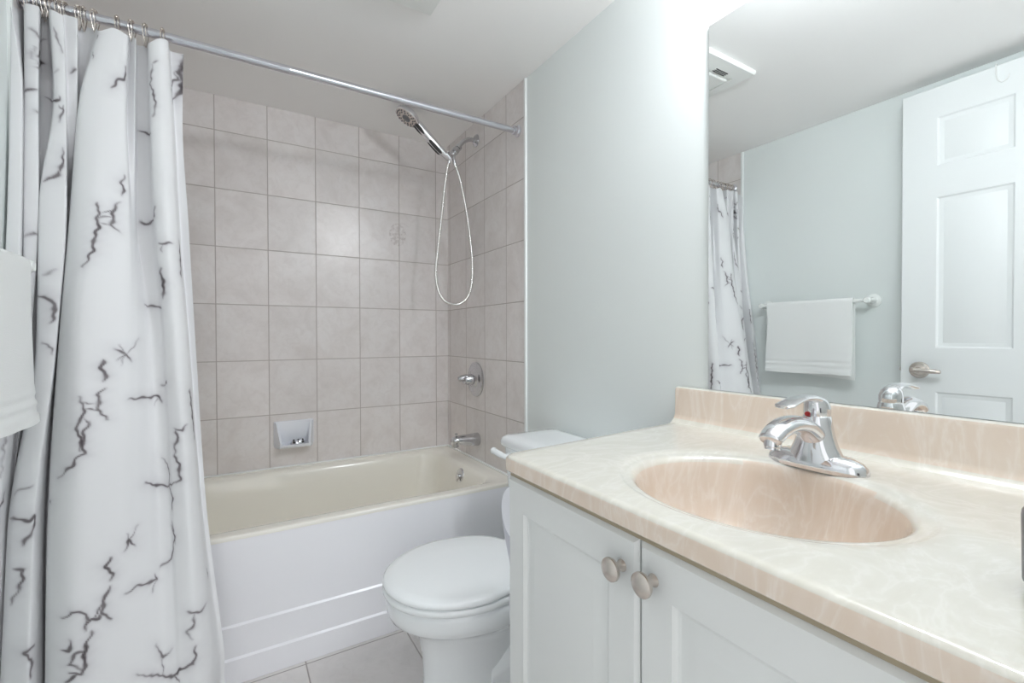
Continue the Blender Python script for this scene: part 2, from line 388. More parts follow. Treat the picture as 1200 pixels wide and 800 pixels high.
arm = thing('shower_fitting', 'bent chrome shower arm coming out of the tiled side wall', 'shower arm', (1.04, 2.056, 2.037))
g = G(); g.lathe((1.041, 2.056, 2.037), (-1,0,0), [(0, .031), (.003, .031), (.008, .026), (.012, .016), (.018, .012)], 32); obj('flange', g, M_chrome2, arm)
g = G(); g.tube(smooth_path([(1.035, 2.056, 2.037), (1.005, 2.056, 2.036), (.975, 2.056, 2.022), (.953, 2.056, 1.998), (.940, 2.056, 1.980)], 8), .0105, 16); obj('arm_pipe', g, M_chrome2, arm)
g = G(); ad = Vector((-.62, 0, -.78)).normalized(); ap = Vector((.950, 2.056, 1.992))
g.lathe(ap, ad, [(0, .012), (.002, .0155), (.016, .0155), (.018, .012), (.024, .012), (.026, .017), (.046, .017), (.050, .012)], 20)
g.sphere(ap+ad*.056, .015); obj('swivel_nut', g, M_chrome2, arm)
g = G(); hd = Vector((-.73, 0, .68)).normalized(); hp = Vector((.892, 2.050, 1.923))   # holder cup, along the handle of the hand shower
g.lathe(hp-hd*.006, hd, [(0, .0175), (.028, .019), (.030, .0165)], 20); g.tube([(.918, 2.056, 1.948), (.900, 2.053, 1.932)], .011, 12)
g.tube([(.916, 2.056, 1.944), (.918, 2.056, 1.918)], .0095, 12)
obj('holder', g, M_chrome2, arm)

hs = thing('hand_shower', 'chrome hand shower tilted in its holder, with a hanging metal hose', 'hand shower', (.88, 2.05, 1.915))
g = G(); A = hp-hd*.015; B = Vector((.745, 2.050, 2.042))
pth = smooth_path([A, A.lerp(B, .3)+Vector((-.003, 0, -.004)), A.lerp(B, .65)+Vector((-.003, 0, -.003)), B, B+Vector((-.022, 0, .016))], 8)
n = len(pth); g.tube(pth, [.0145+.005*math.sin(PI*i/n) for i in range(n)], 18); hn = obj('handle', g, M_chrome, hs)
g = G()
for a, b in ((.22, .52), (.62, .90)):
    for sd in (-1, 1):
        q = [pth[int((a+(b-a)*k/6)*(n-1))]+Vector((-.0085, sd*.0095, -.0095)) for k in range(7)]
        g.tube(q, [.003, .0075, .0085, .0085, .0085, .0075, .003], 10)
gr = obj('dark_reflection', g, M_dark, hn); gr['label'] = 'dark reflection laid along the handle as black strips'  # dark reflections of the chrome handle, modelled as black strips
hc = Vector((.690, 2.052, 2.071)); fd = Vector((-.50, .05, -.86)).normalized()
g = G(); g.lathe(hc-fd*.028, fd, [(0, .010), (.003, .030), (.010, .046), (.020, .056), (.030, .059), (.036, .058), (.037, .055)], 40, up=hd); hdo = obj('spray_head', g, M_chrome, hs, 50)
g = G(); g.lathe(hc+fd*.0085, fd, [(0, .054), (.0025, .052), (.0035, .03), (.0035, .001)], 40, up=hd); fc = obj('spray_face', g, M_nick, hdo)
g = G(); uu = (hd-fd*hd.dot(fd)).normalized(); ww = fd.cross(uu)
for r, k in ((.046, 18), (.034, 12)):
    for i in range(k):
        t = 2*PI*i/k; g.sphere(hc+fd*.0125+uu*math.cos(t)*r+ww*math.sin(t)*r, .0034, n=8)
g.lathe(hc+fd*.0115, fd, [(0, .020), (.004, .018), (.005, .009)], 20)
obj('nozzles', g, M_chrome_d, fc)
g = G(); g.tube(smooth_path([(.893, 2.05, 1.916), (.889, 2.06, 1.885), (.884, 2.09, 1.78), (.874, 2.10, 1.66), (.856, 2.105, 1.50), (.846, 2.11, 1.375), (.855, 2.10, 1.295), (.885, 2.09, 1.243), (.930, 2.06, 1.226), (.975, 2.05, 1.248), (1.003, 2.05, 1.30), (1.014, 2.05, 1.39), (1.005, 2.05, 1.53), (.984, 2.053, 1.68), (.955, 2.056, 1.82), (.930, 2.056, 1.89), (.918, 2.056, 1.922)], 8), .0068, 12); ho = obj('hose', g, M_hose, hs)
g = G(); g.lathe((.8955, 2.05, 1.921), (-.15, .05, -1), [(-.004, .0085), (.022, .0085), (.026, .007)], 16); g.lathe((.919, 2.056, 1.926), (.2, 0, -1), [(0, .0095), (.018, .0095), (.034, .0075)], 16); obj('hose_nut', g, M_chrome, ho)

sd = thing('soap_dish', 'white wall soap dish on the tiled back wall', 'soap dish', (.248, YB, .60))
g = G()
def dish_sec(z, hw, dep, rr): return [Vector((.248-hw, YB+.001, z)), Vector((.248-hw*.98, YB-dep*.55, z)), Vector((.248-hw+rr, YB-dep, z)), Vector((.248+hw-rr, YB-dep, z)), Vector((.248+hw*.98, YB-dep*.55, z)), Vector((.248+hw, YB+.001, z))]
g.rings([dish_sec(.676, .086, .004, .004), dish_sec(.672, .087, .008, .006)], True, False)
g = G()
# back plate, two cheeks, curved tray
g.box((.162, YB-.010, .560), (.334, YB+.001, .676), .004)
for s_ in (-1, 1):
    xo = .248+s_*.084
    g.rings([[Vector((xo, YB-.006, .676)), Vector((xo-s_*.006, YB-.010, .672)), Vector((xo-s_*.020, YB-.066, .580)), Vector((xo-s_*.018, YB-.070, .566)), Vector((xo-s_*.008, YB-.04, .556)), Vector((xo, YB-.006, .556))],
             [Vector((xo-s_*.012, YB-.006, .676)), Vector((xo-s_*.014, YB-.010, .670)), Vector((xo-s_*.029, YB-.062, .580)), Vector((xo-s_*.027, YB-.066, .570)), Vector((xo-s_*.018, YB-.04, .562)), Vector((xo-s_*.012, YB-.006, .562))]])
g.rings([[Vector((.248+s_*hw, y, z)) for s_, hw in ((-1, w), (1, w))]+[Vector((.248+s_*hw, y2, z2)) for s_, hw in ((1, w2), (-1, w2))] for (w, y, z, w2, y2, z2) in
         ((.080, YB-.004, .572, .080, YB-.004, .556), (.072, YB-.040, .568, .072, YB-.040, .555), (.066, YB-.068, .570, .066, YB-.066, .558), (.063, YB-.074, .574, .063, YB-.074, .567))])
obj('dish', g, M_dish, sd, 45)
g = G(); g.lathe((.262, YB-.040, .570), (0,0,1), [(0, .034), (.009, .034), (.014, .030), (.017, .014)], 28, sx=.62, sy=1.0, up=(0,1,0)); dr = obj('drain_plate', g, M_chrome, sd); dr['label'] = 'dark chrome drain plate'
g = G()
for k in (-1, 0, 1): g.tube([(.262+k*.019-.001, YB-.061, .5795), (.262+k*.019+.001, YB-.034, .5865)], .0048, 8)
obj('drain_slot', g, M_dark, dr)

# ------------------------------------------------------------------ shower rod, rings and curtain
RZ, RY = 1.9365, 1.665
rod = thing('curtain_rod', 'steel shower curtain rod between the two tiled walls', 'curtain rod', ((XL+XR)/2, RY, RZ))
g = G(); g.lathe((XL+.006, RY, RZ), (1,0,0), [(0, .0125), (.62, .0125), (.6215, .0135), (.6235, .0135), (.625, .0125), (XR-XL-.012, .0125)], 24); obj('tube', g, M_rod, rod)
for x, s_ in ((XL+.004, 1), (XR-.004, -1)):
    g = G(); g.lathe((x, RY, RZ), (s_,0,0), [(-.001, .025), (.004, .025), (.007, .021), (.010, .0185), (.024, .0175), (.026, .0135)], 28); obj('end_flange', g, M_rod, rod)
ORD = ['first', 'second', 'third', 'fourth', 'fifth', 'sixth', 'seventh', 'eighth', 'ninth', 'tenth', 'eleventh', 'twelfth', 'thirteenth']
RX = [-.164, -.203, -.233, -.265, -.311, -.334, -.344, -.371, -.384, -.398, -.410, -.422, -.440]
def ring_path(dx, drop):
    pts = []
    for i in range(21):
        t = math.radians(-38+256*i/20); pts.append(Vector((dx, .0185*math.cos(t), .0185*math.sin(t))))
    pts += [Vector((dx*.6, -.0085, -.028)), Vector((dx*.3, -.003, -drop)), Vector((dx*.3, .004, -drop-.002)), Vector((dx*.6, .009, -.030))]
    return pts
ring0 = None
for i, x in enumerate(RX):
    if ring0 is None:
        r = thing('curtain_ring', '', 'curtain ring', (x, RY, RZ), 'curtain rings on the shower rod'); ring0 = r
        for dx in (-.0035, .0035):
            g = G(); g.tube([p+Vector((x, RY, RZ)) for p in ring_path(dx, .040)], .0012, 8, True); obj('wire_loop', g, M_nick, r)
        g = G()
        for k in range(5):
            t = math.radians(40+25*k); g.sphere((x, RY+.0185*math.cos(t), RZ+.0185*math.sin(t)), .003, n=10)
        obj('roller_beads', g, M_nick, r)
    else:
        r = ring0.copy(); COL.objects.link(r); r.location = (x, RY, RZ)
        for ch in list(ring0.children):
            c_ = ch.copy(); COL.objects.link(c_); c_.parent = r; c_.matrix_parent_inverse = ch.matrix_parent_inverse.copy()
    r.rotation_euler = (0, 0, 0 if i == 0 else random.uniform(-.22, .22))
    r['label'] = 'double wire curtain ring, %s from the free edge of the curtain' % ORD[i]
def cloth_surface(LEV, SEC, TOPZ, zbot, step_s=0.0026, step_z=0.0028):
    """LEV: z of each section (descending); SEC[level][k]=(x,y); TOPZ[k]: height of the top hem at each control point"""
    SEC=np.array(SEC,float); LEV=np.array(LEV,float); n=SEC.shape[1]
    seg=np.linalg.norm(np.diff(SEC,axis=1),axis=2)          # level x n-1
    cs=np.concatenate([[0],np.cumsum(np.maximum(seg.mean(0),0.006))])
    S=np.arange(0,cs[-1]+1e-6,step_s); 
    def pchip(x,y,q):
        h=np.diff(x)[:,None]; d=np.diff(y,axis=0)/h; m=np.zeros_like(y)
        for i in range(1,len(x)-1):
            a,b=d[i-1],d[i]; w=(a*b)>0
            w1=2*h[i]+h[i-1]; w2=h[i]+2*h[i-1]
            m[i]=np.where(w,(w1+w2)/(w1/np.where(w,a,1)+w2/np.where(w,b,1)),0)
        m[0]=d[0]; m[-1]=d[-1]
        k=np.clip(np.searchsorted(x,q,side='right')-1,0,len(x)-2); t=((q-x[k])/(x[k+1]-x[k]))[:,None]; hh=h[k]
        return (2*t**3-3*t**2+1)*y[k]+(t**3-2*t**2+t)*hh*m[k]+(-2*t**3+3*t**2)*y[k+1]+(t**3-t**2)*hh*m[k+1]
    def catm(x,y,q):
        m=np.zeros_like(y); m[1:-1]=(y[2:]-y[:-2])/(x[2:]-x[:-2])[:,None]; m[0]=(y[1]-y[0])/(x[1]-x[0]); m[-1]=(y[-1]-y[-2])/(x[-1]-x[-2])
        h=np.diff(x); k=np.clip(np.searchsorted(x,q,side='right')-1,0,len(x)-2); hh=h[k][:,None]; t=((q-x[k])/h[k])[:,None]
        return (2*t**3-3*t**2+1)*y[k]+(t**3-2*t**2+t)*hh*m[k]+(-2*t**3+3*t**2)*y[k+1]+(t**3-t**2)*hh*m[k+1]
    rows=np.array([0.5*catm(cs,s,S)+0.5*pchip(cs,s,S) for s in SEC])   # level x ns x 2
    topz=pchip(cs,np.array(TOPZ,float)[:,None],S)[:,0]
    nz=int((LEV[0]-zbot)/step_z)+1; T=np.linspace(0,1,nz)
    zz=LEV[0]+(zbot-LEV[0])*T                               # nominal height
    P=np.zeros((nz,len(S),3)); flat=rows.reshape(len(LEV),-1)
    xy=pchip(-LEV,flat,-np.clip(zz,LEV[-1],LEV[0])).reshape(nz,len(S),2)
    P[:,:,:2]=xy
    w=np.clip(1-T/0.12,0,1)[:,None]
    P[:,:,2]=zz[:,None]+(topz-LEV[0])[None,:]*w
    return S,zz,P
def vein_field(S,zz,strokes):
    """darkness of the printed marble veins in cloth coordinates (metres along the cloth, height)"""
    s,z=np.meshgrid(S,zz); 
    s2=s+0.0016*np.sin(z*190+s*110)+0.0009*np.sin(s*240-z*330+1.3)
    z2=z+0.0016*np.sin(s*180+z*90+.7)+0.0009*np.sin(z*310-s*250)
    core=np.zeros_like(s); halo=np.zeros_like(s)
    for st in strokes:
        w,k,pts=st[0],st[1],st[2]
        nseg=len(pts)-1
        for q,((a,b),(c,d)) in enumerate(zip(pts[:-1],pts[1:])):
            m=(s>min(a,c)-.03)&(s<max(a,c)+.03)&(z>min(b,d)-.03)&(z<max(b,d)+.03)
            if not m.any(): continue
            vx,vy=c-a,d-b; L=vx*vx+vy*vy+1e-9
            t=np.clip(((s2[m]-a)*vx+(z2[m]-b)*vy)/L,0,1)
            dd=np.hypot(s2[m]-a-t*vx,z2[m]-b-t*vy)
            f=np.clip(np.minimum(q+t,nseg-q-t)/max(.6,.35*nseg),0,1)**.6; f=.55+.45*f
            mod=f*(0.84+0.16*np.sin(z2[m]*95+s2[m]*60))
            core[m]=np.maximum(core[m],k*mod*np.exp(-(dd/(w*(.65+.35*f)))**2))
            halo[m]=np.maximum(halo[m],k*f*np.exp(-dd/(w*3.4)))
    return np.clip(0.92*core+0.36*halo,0,1)
CURTAIN_HEIGHTS=[1.905, 1.6898, 1.4072, 1.0601, 0.618, 0.2079]
CURTAIN_SECTIONS=[[(-0.456, 1.665), (-0.4558, 1.605), (-0.4532, 1.6), (-0.4522, 1.685), (-0.4332, 1.62), (-0.4101, 1.62), (-0.42, 1.685), (-0.4102, 1.685), (-0.3869, 1.615), (-0.3645, 1.615), (-0.3657, 1.635), (-0.3388, 1.625), (-0.3458, 1.675), (-0.3232, 1.675), (-0.2921, 1.62), (-0.2634, 1.615), (-0.2356, 1.62), (-0.2391, 1.67), (-0.2226, 1.645), (-0.2242, 1.685), (-0.203, 1.685), (-0.1926, 1.63), (-0.1688, 1.62), (-0.149, 1.635), (-0.1466, 1.675), (-0.1112, 1.665)], [(-0.456, 1.655), (-0.4558, 1.595), (-0.4355, 1.595), (-0.4511, 1.675), (-0.4336, 1.61), (-0.4093, 1.605), (-0.424, 1.675), (-0.4052, 1.685), (-0.3808, 1.61), (-0.3589, 1.605), (-0.3601, 1.625), (-0.3403, 1.625), (-0.349, 1.675), (-0.3456, 1.675), (-0.3303, 1.605), (-0.2856, 1.595), (-0.241, 1.61), (-0.2426, 1.645), (-0.2239, 1.63), (-0.2263, 1.675), (-0.1995, 1.675), (-0.1892, 1.62), (-0.1654, 1.61), (-0.1417, 1.625), (-0.1368, 1.66), (-0.1161, 1.655)], [(-0.456, 1.64), (-0.4558, 1.57), (-0.4327, 1.57), (-0.4474, 1.64), (-0.4336, 1.595), (-0.4093, 1.595), (-0.4168, 1.63), (-0.4126, 1.62), (-0.4035, 1.59), (-0.357, 1.585), (-0.366, 1.64), (-0.3711, 1.67), (-0.3677, 1.67), (-0.366, 1.67), (-0.3469, 1.59), (-0.2994, 1.565), (-0.2352, 1.59), (-0.2309, 1.61), (-0.2265, 1.63), (-0.2269, 1.66), (-0.1914, 1.65), (-0.18, 1.6), (-0.154, 1.585), (-0.1308, 1.605), (-0.1264, 1.65), (-0.1034, 1.64)], [(-0.456, 1.605), (-0.4558, 1.525), (-0.4305, 1.525), (-0.4428, 1.595), (-0.4299, 1.575), (-0.4209, 1.575), (-0.4301, 1.615), (-0.4224, 1.615), (-0.3996, 1.545), (-0.368, 1.545), (-0.3791, 1.605), (-0.3854, 1.635), (-0.3846, 1.635), (-0.3829, 1.635), (-0.3619, 1.545), (-0.3154, 1.51), (-0.2386, 1.535), (-0.2156, 1.555), (-0.198, 1.585), (-0.1844, 1.595), (-0.1646, 1.585), (-0.1565, 1.56), (-0.1303, 1.54), (-0.1075, 1.565), (-0.1049, 1.615), (-0.0881, 1.605)], [(-0.456, 1.56), (-0.4558, 1.48), (-0.4546, 1.49), (-0.4554, 1.56), (-0.4552, 1.56), (-0.455, 1.56), (-0.4548, 1.56), (-0.4546, 1.54), (-0.4372, 1.5), (-0.3967, 1.48), (-0.3925, 1.53), (-0.4017, 1.59), (-0.4002, 1.59), (-0.3986, 1.59), (-0.3714, 1.49), (-0.3121, 1.44), (-0.2389, 1.46), (-0.2091, 1.48), (-0.1861, 1.5), (-0.1672, 1.52), (-0.1468, 1.515), (-0.1345, 1.5), (-0.104, 1.485), (-0.0813, 1.515), (-0.0778, 1.56), (-0.0658, 1.56)], [(-0.4536, 1.5), (-0.4558, 1.42), (-0.4556, 1.43), (-0.4554, 1.5), (-0.4552, 1.5), (-0.455, 1.5), (-0.4548, 1.5), (-0.4546, 1.48), (-0.4407, 1.44), (-0.3925, 1.41), (-0.384, 1.47), (-0.3911, 1.52), (-0.3896, 1.52), (-0.3889, 1.52), (-0.3626, 1.42), (-0.3006, 1.37), (-0.2295, 1.38), (-0.1921, 1.39), (-0.1692, 1.4), (-0.1454, 1.41), (-0.1284, 1.41), (-0.1107, 1.405), (-0.0805, 1.4), (-0.0491, 1.43), (-0.0352, 1.48), (-0.0236, 1.49)]]
CURTAIN_HEM=[1.9052, 1.8807, 1.8716, 1.9188, 1.9036, 1.9036, 1.9125, 1.916, 1.9025, 1.8954, 1.9089, 1.9015, 1.9099, 1.9108, 1.8834, 1.8971, 1.8887, 1.9127, 1.8997, 1.9018, 1.9061, 1.8872, 1.9037, 1.9112, 1.904, 1.8999]
VEINS=[(0.0029, 0.8, [(0.6578, 1.5042), (0.65, 1.479), (0.6552, 1.4622), (0.6526, 1.4481)]), (0.0029, 0.75, [(0.6474, 1.4285), (0.637, 1.4061), (0.637, 1.3809), (0.6344, 1.3613), (0.65, 1.3472)]), (0.0029, 0.85, [(0.611, 1.4145), (0.6136, 1.4005), (0.6136, 1.3725), (0.6162, 1.35), (0.611, 1.322), (0.611, 1.2912), (0.6032, 1.2632), (0.5954, 1.2463)]), (0.002, 0.6, [(0.6136, 1.3753), (0.6214, 1.3809), (0.6344, 1.3865)]), (0.002, 0.6, [(0.6188, 1.3893), (0.6292, 1.3977), (0.637, 1.4061)]), (0.002, 0.6, [(0.6214, 1.3641), (0.6344, 1.3613)]), (0.0029, 0.75, [(0.767, 1.4005), (0.7722, 1.3893), (0.7826, 1.3977), (0.819, 1.4033), (0.8242, 1.4313)]), (0.0029, 0.7, [(0.8294, 1.3276), (0.8424, 1.3276), (0.8658, 1.3304)]), (0.002, 0.6, [(0.8372, 1.322), (0.8372, 1.3024)]), (0.0039, 0.85, [(0.8294, 1.2604), (0.8294, 1.2379), (0.8346, 1.2183), (0.8294, 1.1763)]), (0.0029, 0.75, [(0.7332, 1.1595), (0.767, 1.1567), (0.819, 1.151)]), (0.0039, 0.8, [(0.8944, 1.3416), (0.8918, 1.3024), (0.884, 1.2407)]), (0.0039, 0.8, [(0.6526, 1.0389), (0.6708, 1.0277)]), (0.0029, 0.7, [(0.6578, 1.0137), (0.6708, 1.0277), (0.6864, 1.0109)]), (0.002, 0.5, [(0.7072, 1.067), (0.6916, 1.0445), (0.6708, 1.0277)]), (0.002, 0.5, [(0.6604, 1.053), (0.6708, 1.0277), (0.663, 0.9997)]), (0.0029, 0.85, [(0.637, 1.0137), (0.6344, 0.9969), (0.6396, 0.9773), (0.6396, 0.9633)]), (0.0029, 0.7, [(0.6396, 0.9464), (0.6318, 0.9296), (0.6318, 0.9072), (0.6344, 0.8848), (0.6448, 0.868)]), (0.0029, 0.8, [(0.6032, 0.9268), (0.611, 0.91), (0.611, 0.882), (0.6006, 0.8624), (0.6032, 0.8427), (0.611, 0.8175), (0.6136, 0.7951), (0.6006, 0.7839), (0.5928, 0.7671), (0.5798, 0.7531), (0.5694, 0.739)]), (0.002, 0.6, [(0.611, 0.9128), (0.6188, 0.91), (0.6292, 0.9128)]), (0.0029, 0.8, [(0.6214, 0.8708), (0.6136, 0.8483), (0.611, 0.8231), (0.6058, 0.8007)]), (0.002, 0.6, [(0.6136, 0.8764), (0.6214, 0.8652)]), (0.002, 0.6, [(0.6136, 0.896), (0.624, 0.896), (0.6344, 0.8904)]), (0.0029, 0.8, [(0.6812, 0.9128), (0.7046, 0.9128), (0.7332, 0.91), (0.767, 0.9128), (0.7722, 0.896)]), (0.002, 0.6, [(0.767, 0.9128), (0.754, 0.8876)]), (0.0029, 0.7, [(0.7748, 0.938), (0.8138, 0.9492), (0.819, 0.9549)]), (0.0029, 0.75, [(0.8346, 0.8259), (0.8502, 0.8231), (0.8658, 0.8343)]), (0.0029, 0.7, [(0.8372, 0.8231), (0.8424, 0.8035), (0.8346, 0.7867), (0.832, 0.7587)]), (0.0029, 0.75, [(0.832, 0.7587), (0.8398, 0.7334), (0.8398, 0.6942), (0.832, 0.683)]), (0.0029, 0.8, [(0.7202, 0.6942), (0.7514, 0.6802), (0.7826, 0.6746), (0.832, 0.6858)]), (0.0029, 0.65, [(0.7722, 0.7474), (0.7852, 0.7278), (0.8008, 0.7054), (0.7878, 0.6774)]), (0.0029, 0.8, [(0.7904, 0.6774), (0.819, 0.6465), (0.806, 0.6157)]), (0.0039, 0.85, [(0.8814, 0.924), (0.8866, 0.8596), (0.8918, 0.7895)]), (0.002, 0.6, [(0.8008, 0.5877), (0.8164, 0.5625), (0.819, 0.5316)]), (0.0029, 0.8, [(0.6786, 0.5513), (0.6864, 0.5709), (0.6968, 0.5541)]), (0.002, 0.5, [(0.7046, 0.5989), (0.6942, 0.5821), (0.6864, 0.5709), (0.6812, 0.5877)]), (0.0029, 0.85, [(0.6526, 0.5428), (0.6474, 0.5288), (0.6552, 0.5064), (0.6552, 0.4924)]), (0.0029, 0.8, [(0.6526, 0.4784), (0.6422, 0.4532), (0.6422, 0.4279), (0.6526, 0.4055)]), (0.0029, 0.75, [(0.6422, 0.4279), (0.6344, 0.4195), (0.624, 0.4223), (0.6162, 0.3999)]), (0.0029, 0.7, [(0.5824, 0.4335), (0.5954, 0.4447), (0.6136, 0.4419), (0.6188, 0.4335), (0.6188, 0.4083)]), (0.002, 0.7, [(0.6266, 0.4223), (0.6344, 0.4307), (0.6422, 0.4503)]), (0.0029, 0.9, [(0.6266, 0.3943), (0.6214, 0.3803), (0.6162, 0.3635), (0.6162, 0.3354), (0.6136, 0.313), (0.5928, 0.3186)]), (0.0029, 0.65, [(0.5824, 0.3663), (0.5928, 0.3663), (0.5954, 0.3859)]), (0.0029, 0.7, [(0.6162, 0.3579), (0.6032, 0.3579), (0.5954, 0.3466), (0.5928, 0.3354), (0.6032, 0.3326), (0.6162, 0.3158)]), (0.0029, 0.85, [(0.6032, 0.313), (0.5876, 0.3018)]), (0.0029, 0.8, [(0.7982, 0.5765), (0.819, 0.5513), (0.8008, 0.5148), (0.7852, 0.4924), (0.754, 0.4784)]), (0.0029, 0.75, [(0.741, 0.4672), (0.7436, 0.4532), (0.7254, 0.456), (0.702, 0.4588), (0.6786, 0.4532)]), (0.002, 0.6, [(0.7436, 0.4532), (0.7306, 0.4307)]), (0.0029, 0.75, [(0.8372, 0.3691), (0.8528, 0.3607), (0.8658, 0.3579), (0.8788, 0.3663)]), (0.0029, 0.6, [(0.8502, 0.3579), (0.8528, 0.3382), (0.8372, 0.3214), (0.845, 0.3018)]), (0.0029, 0.85, [(0.8502, 0.285), (0.8502, 0.2654), (0.845, 0.2457), (0.8164, 0.2401), (0.7774, 0.2261), (0.7488, 0.2373), (0.6968, 0.2654)]), (0.0029, 0.6, [(0.7384, 0.3102), (0.7462, 0.2878), (0.754, 0.2738), (0.78, 0.2878)]), (0.002, 0.6, [(0.7514, 0.271), (0.754, 0.2373)]), (0.0029, 0.8, [(0.7774, 0.2261), (0.806, 0.2149)]), (0.0029, 0.6, [(0.9048, 0.4419), (0.91, 0.4167)]), (0.0029, 0.6, [(0.5356, 1.891), (0.5434, 1.8798)]), (0.0029, 0.7, [(0.5434, 1.8349), (0.5564, 1.8153)]), (0.0039, 0.85, [(0.663, 1.8125), (0.6604, 1.7733), (0.637, 1.7621), (0.624, 1.7312)]), (0.0029, 0.65, [(0.8346, 1.8377), (0.8268, 1.7817), (0.8372, 1.7424), (0.8398, 1.7088), (0.832, 1.6808)]), (0.0039, 0.85, [(0.949, 1.9022), (0.949, 1.8686), (0.9438, 1.8545), (0.949, 1.8153), (0.9438, 1.7817), (0.91, 1.7452)]), (0.0029, 0.7, [(0.936, 1.8433), (0.9412, 1.8265), (0.8996, 1.7761), (0.91, 1.7452)]), (0.002, 0.6, [(0.936, 1.8433), (0.9464, 1.8545)]), (0.0029, 0.6, [(0.8476, 1.8405), (0.8372, 1.8405)]), (0.0029, 0.75, [(0.767, 1.6556), (0.7748, 1.6556), (0.819, 1.6359)]), (0.0029, 0.6, [(0.2028, 1.8461), (0.208, 1.8349), (0.2106, 1.8265), (0.2548, 1.8489)]), (0.0039, 0.85, [(0.2184, 1.8153), (0.2366, 1.8097), (0.2132, 1.7761), (0.2496, 1.7873), (0.2106, 1.7452)]), (0.002, 0.35, [(0.2002, 1.7873), (0.2054, 1.7957), (0.2028, 1.7677), (0.2054, 1.7649)]), (0.0029, 0.65, [(0.1976, 1.678), (0.2028, 1.6892), (0.208, 1.692)]), (0.0029, 0.4, [(0.3198, 1.7452), (0.3328, 1.7536)]), (0.0039, 0.7, [(0.416, 1.7565), (0.4212, 1.7649), (0.4342, 1.7705)]), (0.0029, 0.75, [(0.2548, 1.7004), (0.312, 1.6724), (0.3354, 1.6724), (0.3328, 1.6808)]), (0.0029, 0.6, [(0.3328, 1.6584), (0.3458, 1.6471), (0.338, 1.6275), (0.3354, 1.6163)]), (0.0029, 0.5, [(0.4368, 1.863), (0.442, 1.8602)]), (0.0029, 0.7, [(0.3198, 1.4622), (0.3354, 1.4706), (0.3432, 1.493), (0.3484, 1.521), (0.3458, 1.5518)]), (0.0029, 0.6, [(0.338, 1.6331), (0.3484, 1.6612)]), (0.0029, 0.5, [(0.1976, 1.3164), (0.2054, 1.3304), (0.208, 1.3248)]), (0.002, 0.4, [(0.2054, 1.2548), (0.2094, 1.2488)]), (0.0039, 0.8, [(0.3068, 1.1707), (0.3302, 1.1707), (0.3406, 1.1595), (0.3458, 1.137), (0.3406, 1.1062)]), (0.0029, 0.5, [(0.325, 1.2239), (0.3432, 1.2379)]), (0.0029, 0.5, [(0.325, 1.0586), (0.3432, 1.0445), (0.3484, 1.0277)]), (0.0029, 0.7, [(0.0832, 0.6886), (0.0988, 0.6942), (0.104, 0.7166)]), (0.0039, 0.75, [(0.3042, 0.655), (0.3328, 0.6522), (0.3458, 0.6493), (0.3614, 0.6578), (0.3588, 0.6325), (0.3432, 0.6073), (0.338, 0.5961)]), (0.0029, 0.45, [(0.3094, 0.7082), (0.3354, 0.7222), (0.3484, 0.7278)]), (0.0029, 0.7, [(0.546, 0.6858), (0.55, 0.6798)]), (0.0029, 0.65, [(0.3276, 0.5456), (0.3406, 0.5428), (0.338, 0.5064), (0.325, 0.47)]), (0.0029, 0.65, [(0.1092, 0.4447), (0.11320000000000001, 0.4387)]), (0.0039, 0.75, [(0.3718, 0.3747), (0.3484, 0.3691), (0.3666, 0.341), (0.3614, 0.3102)]), (0.0039, 0.6, [(0.325, 1.8602), (0.3458, 1.8013)]), (0.0039, 0.6, [(0.208, 1.7621), (0.212, 1.7561)]), (0.0039, 0.6, [(0.208, 1.6359), (0.212, 1.6299)]), (0.0039, 0.7, [(0.0884, 1.2211), (0.0884, 1.1398)]), (0.0029, 0.5, [(0.0884, 1.0445), (0.0832, 0.9633), (0.0806, 0.7531)])]

S_, Z_, P_ = cloth_surface(CURTAIN_HEIGHTS, CURTAIN_SECTIONS, CURTAIN_HEM, .10)
dark = vein_field(S_, Z_, VEINS)
nz, ns = P_.shape[:2]
me = bpy.data.meshes.new('shower_curtain')
idx = np.arange(nz*ns).reshape(nz, ns)
quads = np.stack([idx[:-1, :-1], idx[1:, :-1], idx[1:, 1:], idx[:-1, 1:]], -1).reshape(-1, 4)
me.from_pydata(P_.reshape(-1, 3).tolist(), [], quads.tolist()); me.update()
at = me.attributes.new('print', 'FLOAT', 'POINT'); at.data.foreach_set('value', dark.reshape(-1).astype(np.float32))
for p in me.polygons: p.use_smooth = True
cur = link('shower_curtain', me, M_curt)
tag(cur, 'white marble print shower curtain drawn to the left of the tub', 'shower curtain')

